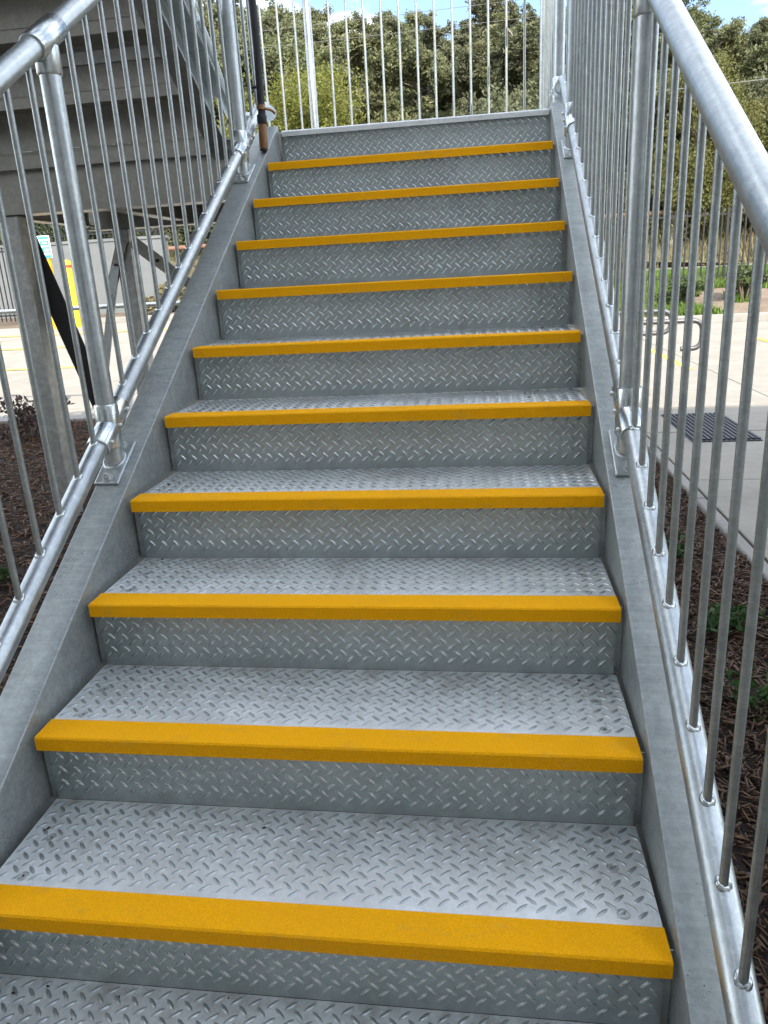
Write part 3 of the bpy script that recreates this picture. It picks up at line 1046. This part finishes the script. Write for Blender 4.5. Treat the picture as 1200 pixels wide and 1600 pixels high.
PROTO = {}
for i, (h, sp, mt, bk) in enumerate(((15, 4.4, 'gum', 'bark_pale'), (17, 4.8, 'gum', 'bark_pale'), (13, 4.2, 'gum_dark', 'bark_pale'), (16, 4.2, 'gum_dark', 'bark'))):
    PROTO['gum%d' % i] = (*gum_proto(40 + i, h, sp, mt, bk, 24, 420, .34, .20), h)
    zz_ = np.empty(3 * len(PROTO['gum%d' % i][1].vertices))
    PROTO['gum%d' % i][1].vertices.foreach_get('co', zz_)
    PROTO['gum%d' % i] = (*PROTO['gum%d' % i][:2], float(np.percentile(zz_[2::3], 99.7)))
PROTO['bush0'] = (*bush_proto(3, 9, 3.6, 'bright', 80, 1500, .115, .10), 9)
PROTO['bush4'] = (*bush_proto(15, 7, 2.5, 'olive', 60, 1000, .12, .10), 7)
PROTO['bush1'] = (*bush_proto(5, 5, 3.0, 'shrub', 34, 700, .18, .10), 5)
PROTO['bush2'] = (*bush_proto(9, 4.5, 2.6, 'olive', 40, 1000, .11, .10), 4.5)
PROTO['bush3'] = (*bush_proto(12, 6, 3.2, 'gum_dark', 36, 700, .20, .10), 6)


def tree(kind, x, y, sc_, rot, name, label, cat='tree', group='trees on the wooded hillside', z=None):
    tr, cr, h = PROTO[kind]
    z = ground_z(x, y) - .15 if z is None else z
    o = thing(name, label, cat, (x, y, z), group)
    o.scale = (sc_[0], sc_[0], sc_[1]) if isinstance(sc_, tuple) else (sc_,) * 3
    o.rotation_euler = (0, 0, rot)
    for nm, me in (('trunk', tr), ('crown', cr)):
        ch = bpy.data.objects.new(nm, me)
        COL.objects.link(ch)
        ch.parent = o
    return o


g = random.Random(21)
KIND = {'gum0': 'pale-barked grey-green gum tree', 'gum1': 'tall grey-green gum tree', 'gum2': 'spreading olive gum tree', 'gum3': 'brown-barked dark gum tree'}
WHERE = ('at the foot of the hill', 'low on the hill', 'halfway up the hill', 'high on the hill', 'on the hill skyline')
LAB_UND = 'low dark understorey tree at the foot of the hill'
rows = ((41, 4.2, 15), (48, 4.4, 16), (56, 4.6, 20), (66, 4.8, 24), (78, 4.8, 30))


HILL = {}


def skyline(az):
    return float(np.interp(az, [-40, -17, -13, -10, -4, 1, 5, 10, 13, 15, 18, 40], [15, 18.2, 16.6, 15.1, 15.5, 15.6, 15.2, 15.0, 14.8, 12.7, 12.0, 11]))


for ri, (yy, dx, n_) in enumerate(rows):
    for i in range(-n_ // 2, n_ // 2 + 1):
        x = i * dx + g.uniform(-1.8, 1.8) + 2
        y = yy + g.uniform(-2.6, 2.6)
        az = math.degrees(math.atan2(x - .35, y + .7))
        if not (-20 < az < 21 or (ri == 0 and -38 < az < -20)):
            continue
        k = g.choice(('gum0', 'gum1', 'gum2', 'gum3'))
        D = math.hypot(x - .35, y + .7)
        top = 1.28 + D * math.tan(rad(skyline(az))) * (g.uniform(.80, 1.06) if ri < 3 else g.uniform(.96, 1.07))
        hgt = max(5.0, min(13.5, top - ground_z(x, y)))
        sv = hgt / PROTO[k][2] * .98
        sh = g.uniform(.66, .95) * (1.0 if hgt > 8 else .85)
        HILL.setdefault((KIND[k], WHERE[ri], 'gum trees on the wooded hill'), []).append((az, tree(k, x, y, (sh, sv), g.uniform(0, 6.28), 'gum_tree', KIND[k], group='gum trees on the wooded hill')))
for i in range(-9, 12):
    x = i * 3.0 + g.uniform(-1, 1)
    y = 37.0 + g.uniform(-1.6, 1.8)
    az = math.degrees(math.atan2(x - .35, y + .7))
    kd = 'bush3' if g.random() < .6 else 'bush1'
    if -38 < az < 21:
        HILL.setdefault(('olive-brown understorey tree' if kd == 'bush3' else 'fresh green understorey tree', 'at the foot of the hill', 'understorey trees along the foot of the hill'), []).append(
            (az, tree(kd, x, y, g.uniform(.7, 1.05), g.uniform(0, 6.28), 'understorey_tree', LAB_UND, group='understorey trees along the foot of the hill')))
ORD = ('first', 'second', 'third', 'fourth', 'fifth', 'sixth', 'seventh', 'eighth', 'ninth', 'tenth', 'eleventh', 'twelfth', 'thirteenth', 'fourteenth', 'fifteenth')
for (kd, wh, gp_), lst in HILL.items():
    lst.sort(key=lambda q_: q_[0])
    for i, (az, o) in enumerate(lst):
        o['label'] = kd + ' ' + wh + (', %s such from the left' % ORD[i] if len(lst) > 1 else '')
tree('bush0', -6.4, 28.3, (.84, .78), 1.0, 'broadleaf_tree', 'bright yellow-green leafy tree seen through the far railing bars', 'tree', None)
tree('bush2', -2.9, 31.0, (.8, .75), 2.0, 'broadleaf_tree', 'smaller olive-green bushy tree right of the bright yellow-green tree', 'tree', None)
tree('bush4', 8.9, 34.0, (.80, .98), .4, 'broadleaf_tree', 'sunlit yellow-green tree beyond the handrail at upper right', 'tree', None)
tree('bush4', 11.9, 35.5, (.85, .72), 2.4, 'broadleaf_tree', 'rounded olive-green tree at the right edge beyond the handrail', 'tree', None)

# ------------------------------------------------------------------ mulch, weeds, grass
def chips(name, label, n, region, zf, smin, smax, seed, mat='chip'):
    g_ = np.random.default_rng(seed)
    x = g_.uniform(region[0], region[1], n)
    y = g_.uniform(region[2], region[3], n)
    L = g_.uniform(smin, smax, n)
    wd = L * g_.uniform(.10, .24, n)
    th = wd * g_.uniform(.25, .6, n)
    a = g_.uniform(0, 2 * np.pi, n)
    ti = g_.normal(0, .28, n)
    V = np.zeros((n, 8, 3))
    z = np.array([zf(p, q_) for p, q_ in zip(x, y)]) + g_.uniform(0, .022, n)
    ux, uy = np.cos(a), np.sin(a)
    k = 0
    for sz in (-1, 1):
        for sx, sy in ((-1, -1), (1, -1), (1, 1), (-1, 1)):
            tp = 1.0 if sx < 0 else .55
            lx, ly = sx * L / 2, sy * wd / 2 * tp
            V[:, k, 0] = x + lx * ux - ly * uy
            V[:, k, 1] = y + lx * uy + ly * ux
            V[:, k, 2] = z + lx * ti + sz * th / 2
            k += 1
    F = np.array([(0, 3, 2, 1), (4, 5, 6, 7), (0, 1, 5, 4), (1, 2, 6, 5), (2, 3, 7, 6), (3, 0, 4, 7)])
    idx = (F[None] + 8 * np.arange(n)[:, None, None]).reshape(-1)
    me = bpy.data.meshes.new(name)
    me.vertices.add(8 * n)
    me.vertices.foreach_set('co', V.ravel())
    me.loops.add(len(idx))
    me.loops.foreach_set('vertex_index', idx)
    me.polygons.add(6 * n)
    me.polygons.foreach_set('loop_start', np.arange(0, 24 * n, 4))
    me.polygons.foreach_set('loop_total', np.full(6 * n, 4))
    me.update()
    at = me.attributes.new('tone', 'FLOAT', 'FACE')
    at.data.foreach_set('value', np.repeat(np.clip(g_.beta(1.3, 2.6, n), 0, 1), 6).astype(np.float32))
    me.materials.append(M[mat])
    o = put(name, me)
    return tag(o, label, 'mulch', None, 'stuff')


def bed_r(x, y):
    return ground_z(1.2, y) - .03 + .018 * math.sin(3.1 * x + 2.3 * y) * math.sin(1.7 * y)


def bed_l(x, y):
    return ground_z(-3.5, y) + .0 + .03 * math.sin(1.3 * x + .7) * math.sin(1.1 * y)


struct(sheet('garden_bed', list(np.linspace(-.6, 1.59, 12)), list(np.linspace(-.35, 6.5, 24)), 'mulch_bed', 0, bed_r), 'dark mulched ground below the right railing')
struct(sheet('garden_bed', list(np.linspace(-8, -.6, 26)), list(np.linspace(-.35, 6.46, 24)), 'mulch_bed', 0, bed_l), 'dark mulched ground left of the stairs')
chips('mulch', 'dark bark mulch along the right side of the stairs', 26000, (.62, 1.58, -.3, 6.3), bed_r, .012, .055, 3)
chips('mulch', 'reddish brown bark mulch left of the stairs', 34000, (-5.2, -.75, -.1, 6.42), bed_l, .016, .065, 4, 'chip_red')


def plant(name, label, mat, x, y, z, r_, h, n, size, seed, cat='plant', group=None):
    g_ = random.Random(seed)
    cs = [(g_.uniform(-r_, r_) * .8, g_.uniform(-r_, r_) * .8, h * g_.uniform(.25, .85)) for _ in range(9)]
    cr = leaf_cloud('leaves', mat, cs, [r_ * g_.uniform(.35, .6) for _ in cs], n, size, .6, seed, .5, .0)
    o = thing(name, label, cat, (x, y, z), group)
    st = MB()
    for c_ in cs:
        st.tube([(c_[0] * .2, c_[1] * .2, -.01), c_], .004, 5, False, [h * .03, h * .012])
    for nm, me in (('stems', st.mesh('stems', 'bark')), ('leaves', cr)):
        ch = bpy.data.objects.new(nm, me)
        COL.objects.link(ch)
        ch.parent = o
    return o


for i, (x, y, r_, lab) in enumerate(((1.22, 2.95, .10, 'small green weed in the right mulch under the far bars'), (1.28, 2.18, .13, 'green weed in the right mulch at mid height of the picture'),
                                     (1.30, 1.62, .17, 'largest green weed in the right mulch at the right edge'), (1.02, 2.45, .07, 'tiny green weed in the right mulch next to the stair'))):
    plant('weed', lab, 'weed', x, y, bed_r(x, y), r_, .09, 34, .035, 60 + i)
for i, (x, y, r_, lab) in enumerate(((-2.35, 4.4, .15, 'green weed in the left mulch behind the near column'), (-2.1, 3.75, .10, 'small green weed in the left mulch beside the near column'),
                                     (-2.05, 2.35, .10, 'tiny green weed in the left mulch near the left picture edge'), (-1.35, 2.35, .12, 'green weed in the left mulch just below the left rail'))):
    plant('weed', lab, 'weed', x, y, bed_l(x, y), r_, .10, 34, .035, 70 + i)
plant('shrub', 'low purple-brown shrub in the left mulch against the kerb', 'red_leaf', -3.95, 5.75, bed_l(-3.95, 5.75), .28, .42, 90, .05, 81, 'shrub')


def blades(name, label, mat, n, pts_fn, h, w, seed):
    g_ = np.random.default_rng(seed)
    P = np.array([pts_fn(g_) for _ in range(n)])
    a = g_.uniform(0, 2 * np.pi, n)
    hh = h * g_.uniform(.5, 1.3, n)
    ln = g_.normal(0, .35, (n, 2)) * hh[:, None]
    V = np.zeros((n, 3, 3))
    V[:, 0] = P + np.stack([np.cos(a) * w, np.sin(a) * w, 0 * a], 1)
    V[:, 1] = P - np.stack([np.cos(a) * w, np.sin(a) * w, 0 * a], 1)
    V[:, 2] = P + np.concatenate([ln, hh[:, None]], 1)
    me = bpy.data.meshes.new(name)
    me.vertices.add(3 * n)
    me.vertices.foreach_set('co', V.ravel())
    me.loops.add(3 * n)
    me.loops.foreach_set('vertex_index', np.arange(3 * n))
    me.polygons.add(n)
    me.polygons.foreach_set('loop_start', np.arange(0, 3 * n, 3))
    me.polygons.foreach_set('loop_total', np.full(n, 3))
    me.update()
    at = me.attributes.new('tone', 'FLOAT', 'FACE')
    at.data.foreach_set('value', g_.uniform(0, 1, n).astype(np.float32))
    me.materials.append(M[mat])
    return tag(put(name, me), label, 'grass', None, 'stuff')


def gp(x0, x1, y0, y1, patch=None):
    def f(g_):
        while True:
            x, y = g_.uniform(x0, x1), g_.uniform(y0, y1)
            if patch is None or patch(x, y):
                return (x, y, ground_z(x, y))
    return f


blades('grass', 'bright green grass on the bank below the black fence', 'grass', 60000,
       gp(1.5, 10.5, 17.0, 25.5, lambda x, y: (x < 5.4 + .4 * math.sin(y * 2)) or y > 18.9 + .4 * math.sin(x * 1.3) or math.sin(x * 2.3) * math.sin(y * 2.1 + 1) > .75), .15, .022, 5)
blades('grass', 'dry straw-coloured grass on the slope beyond the road', 'drygrass', 22000, gp(-30, 26, 31.2, 38), .55, .03, 6)
for i, (x, y, r_, h_, lab) in enumerate(((4.75, 17.9, .45, .7, 'dark green shrub on the bank left of the bare soil'), (6.2, 18.0, .35, .85, 'upright green shrub on the bank at right'),
                                         (7.2, 17.5, .35, .4, 'low yellow-green shrub on the bank at the right edge'))):
    plant('shrub', lab, 'shrub' if i < 2 else 'bright', x, y, ground_z(x, y), r_, h_, 120, .10, 90 + i, 'shrub')
for i, (x, y, r_, h_, lab) in enumerate(((-8.3, 19.2, .6, .7, 'dry tussock right of the grey wall under the landing'), (-7.2, 19.8, .5, .6, 'second dry tussock further right of the grey wall'),
                                         (-7.9, 24.0, .9, 1.2, 'tall dry bush behind the tussocks under the landing'))):
    plant('tussock', lab, 'drygrass', x, y, ground_z(x, y), r_, h_, 130, .16, 95 + i, 'plant')

# ------------------------------------------------------------------ fences, wall
PICK = MB().box((-.0165, -.0165, 0), (.0165, .0165, 1.78)).mesh('picket', 'black')


def fence(name, label, x0, x1, y, zf, h, step, base=0.0, pick=None, post_step=2.4):
    f = thing(name, label, 'fence', ((x0 + x1) / 2, y, zf((x0 + x1) / 2)))
    n = int((x1 - x0) / step)
    for i in range(n + 1):
        x = x0 + i * step
        put('picket', pick or PICK, f, (x, y, zf(x) + .06 + base))
    m = int((x1 - x0) / post_step)
    for i in range(m + 1):
        x = x0 + i * post_step + step / 2
        MB().box((x - .03, y - .045, zf(x) - .2 + base), (x + .03, y + .015, zf(x) + h + base + .05)).build('post', 'black', f)
    for zz in (.20, h - .12):
        b_ = MB()
        b_.add([(x0 - .05, y - .02, zf(x0) + zz + base), (x1 + .05, y - .02, zf(x1) + zz + base), (x1 + .05, y + .02, zf(x1) + zz + base), (x0 - .05, y + .02, zf(x0) + zz + base),
                (x0 - .05, y - .02, zf(x0) + zz + .04 + base), (x1 + .05, y - .02, zf(x1) + zz + .04 + base), (x1 + .05, y + .02, zf(x1) + zz + .04 + base), (x0 - .05, y + .02, zf(x0) + zz + .04 + base)],
               [(0, 3, 2, 1), (4, 5, 6, 7), (0, 1, 5, 4), (1, 2, 6, 5), (2, 3, 7, 6), (3, 0, 4, 7)])
        b_.build('rail', 'black', f)
    return f


fence('fence', 'black metal picket fence on the grassy bank at right', -1.0, 17, 20.0, lambda x: ground_z(6, 20) - .1, 1.80, .14)
wl = thing('wall', 'plain grey rendered wall at the back of the car park under the landing', 'wall', (-12, 21.2, .5))
MB().box((-16.5, 21.2, .2), (-8.9, 21.45, 2.62)).build('panel', 'wall', wl)
MB().box((-16.55, 21.17, 2.622), (-8.85, 21.48, 2.70)).build('coping', 'wall', wl)
P2 = MB().box((-.0125, -.0125, 0), (.0125, .0125, .85)).mesh('picket', 'black')
fence('fence', 'black picket fence standing on top of the grey wall', -16.4, -9.0, 21.32, lambda x: 2.64, .80, .12, .0, P2, 2.4)
fence('fence', 'tall black picket fence at far left in front of the grey wall', -16.6, -11.9, 18.6, lambda x: ground_z(-14, 18.6) - .05, 1.95, .13, 0.0,
      MB().box((-.0125, -.0125, 0), (.0125, .0125, 1.9)).mesh('picket', 'black'))
pp = thing('pipe', 'rusty red-brown pipe running along the slope beyond the road', 'pipe', (6, 33.5, 2.6))
MB().tube([(-14, 33.6, 2.9), (26, 33.6, 3.25)], .10, 10).build('tube', 'rust', pp)
for x in range(-12, 26, 4):
    MB().box((x - .1, 33.5, ground_z(x, 33.6) - .3), (x + .1, 33.7, 3.02 + .0088 * (x + 14) - .11)).build('pipe_support', 'kerb', pp)

# grate in the footpath ----------------------------------------------------------------
gz = ground_z(2.2, 6) + .004
gr = thing('drain_grate', 'dark ribbed drainage grate lying in the shaded concrete path', 'grate', (2.22, 5.95, gz))
for i in range(14):
    x = 1.985 + i * .0375
    MB().box((x - .011, 5.42, gz + .002), (x + .011, 6.52, gz + .014)).build('bar', 'grate', gr)
MB().box((1.96, 5.39, gz - .002), (2.49, 6.55, gz + .002)).build('frame', 'grate', gr)

# handrail ends at the path --------------------------------------------------------------
def handrail_end(label, x0, x1, y, zt, zb_, x2):
    h = thing('handrail', label, 'handrail', (x0, y, ground_z(x0, y)))
    pts = arc_path([(x0, y, zt), (x1, y, zt), (x1, y, zb_), (x2, y, zb_)], .105, 8)
    MB().tube(pts, .024, 14).build('tube', 'dark_tube', h)
    for px_ in (x0 + .1, x0 + .75):
        MB().tube([(px_, y, ground_z(px_, y) - .02), (px_, y, zt)], .024, 12).build('post', 'dark_tube', h)
    return h


handrail_end('grey tube handrail with a hooked end above the sunlit concrete at right', 1.0, 2.40, 7.0, .705, .44, 2.21)
handrail_end('grey tube handrail with a rounded return just behind the hooked one', .9, 2.22, 7.5, .775, .555, 1.7)

# left barrier rail ------------------------------------------------------------------------
br = thing('barrier_rail', 'horizontal galvanised barrier rail on a thin post beyond the left mulch bed', 'handrail', (-4.2, 6.64, .03))
zr_ = ground_z(-4.2, 6.62) + .05
MB().tube([(-9.5, 6.9, 1.12), (-2.3, 6.66, 1.12)], .024, 14).build('rail', 'rail', br)
for x in (-4.2, -7.2):
    yy = 6.64 if x > -5 else 6.80
    p = MB().tube([(x, yy, zr_ - .02), (x, yy, 1.12)], .024, 14).build('post', 'rail', br)
    MB().box((x - .07, yy - .05, zr_), (x + .07, yy + .05, zr_ + .012)).tube([(x, yy, zr_ + .012), (x, yy, zr_ + .13)], .033, 14).build('foot', 'rail', p)
    MB().tube([(x, yy, 1.03), (x, yy, 1.15)], .032, 14).build('rail_fitting', 'fitting', p)

# bollard and sign -------------------------------------------------------------------------
bo = thing('bollard', 'bright yellow bollard with a red band near its top in the car park', 'bollard', (-9.1, 16, ground_z(-9.1, 16)))
z0 = ground_z(-9.1, 16)
MB().tube([(-9.1, 16, z0 - .05), (-9.1, 16, 1.90), (-9.1, 16, 1.95), (-9.1, 16, 1.97)], .11, 20, True, [.11, .11, .1, .05]).build('body', 'yellow', bo)
MB().tube([(-9.1, 16, 1.80), (-9.1, 16, 1.86)], .1125, 20, False).build('band', 'red', bo)
sg = thing('sign', 'white sign with green and blue panels on an amber post in the car park', 'sign', (-9.5, 15.8, ground_z(-9.5, 15.8)))
z0 = ground_z(-9.5, 15.8)
MB().box((-9.60, 15.82, z0 - .05), (-9.38, 15.9, 2.02)).build('post', 'orange', sg)
pn = MB().box((-9.74, 15.80, 2.03), (-9.30, 15.84, 2.50)).build('panel', 'white', sg)
MB().box((-9.73, 15.795, 2.38), (-9.58, 15.80, 2.49)).build('print', 'pink_print', pn)
for (a, b_, c_, d_, m_) in ((-9.55, -9.31, 2.43, 2.48, 'green_print'), (-9.52, -9.31, 2.30, 2.39, 'green_print'), (-9.52, -9.31, 2.14, 2.26, 'green_print'), (-9.73, -9.31, 2.035, 2.09, 'blue_print')):
    MB().box((a, 15.795, c_), (b_, 15.80, d_)).build('print', m_, pn)
for (a, b_, c_, d_) in ((-9.47, -9.36, 2.33, 2.36), (-9.44, -9.34, 2.17, 2.22)):
    MB().box((a, 15.79, c_), (b_, 15.795, d_)).build('print', 'white', pn)

# overhead cables --------------------------------------------------------------------------
def cable(label, a, b_, sag, r_=.018):
    a, b_ = Vector(a), Vector(b_)
    pts = [a.lerp(b_, t / 24) - Vector((0, 0, sag * 4 * (t / 24) * (1 - t / 24))) for t in range(25)]
    o = MB().tube(pts, r_, 6).build('overhead_cable', 'cable')
    tag(o, label, 'cable', 'overhead cables')


cable('topmost thin overhead cable against the sky behind the far railing', (-40, 36, 11.5), (40, 33, 11.9), .25, .010)
cable('thin overhead cable just below the topmost one', (-40, 36, 10.9), (40, 33, 11.2), .25, .010)
cable('thicker overhead cable crossing the trees at upper right', (4.6, 25, 6.0), (40, 25, 8.6), .5, .016)

# building behind the viewer (its shadow lies over the stairs) --------------------------------
bd = thing('building', 'tall pale two-storey building behind the viewer that shades the stairs', 'building', (0, -3.2, -.12))
BH = 8.25
MB().box((-28, -14, -.3), (28, -3.0, BH)).build('wall', 'render_wall', bd)
MB().box((-28.2, -14.2, BH), (28.2, -2.95, BH + .12)).build('parapet', 'kerb', bd)
for x in range(-24, 25, 6):
    for zz in (.8, 4.8):
        w_ = MB().box((x - 1.1, -3.0, zz), (x + 1.1, -2.985, zz + 1.6)).build('window', 'glass', bd)
        MB().box((x - 1.2, -2.998, zz - .1), (x + 1.2, -2.93, zz - .002)).build('sill', 'kerb', w_)
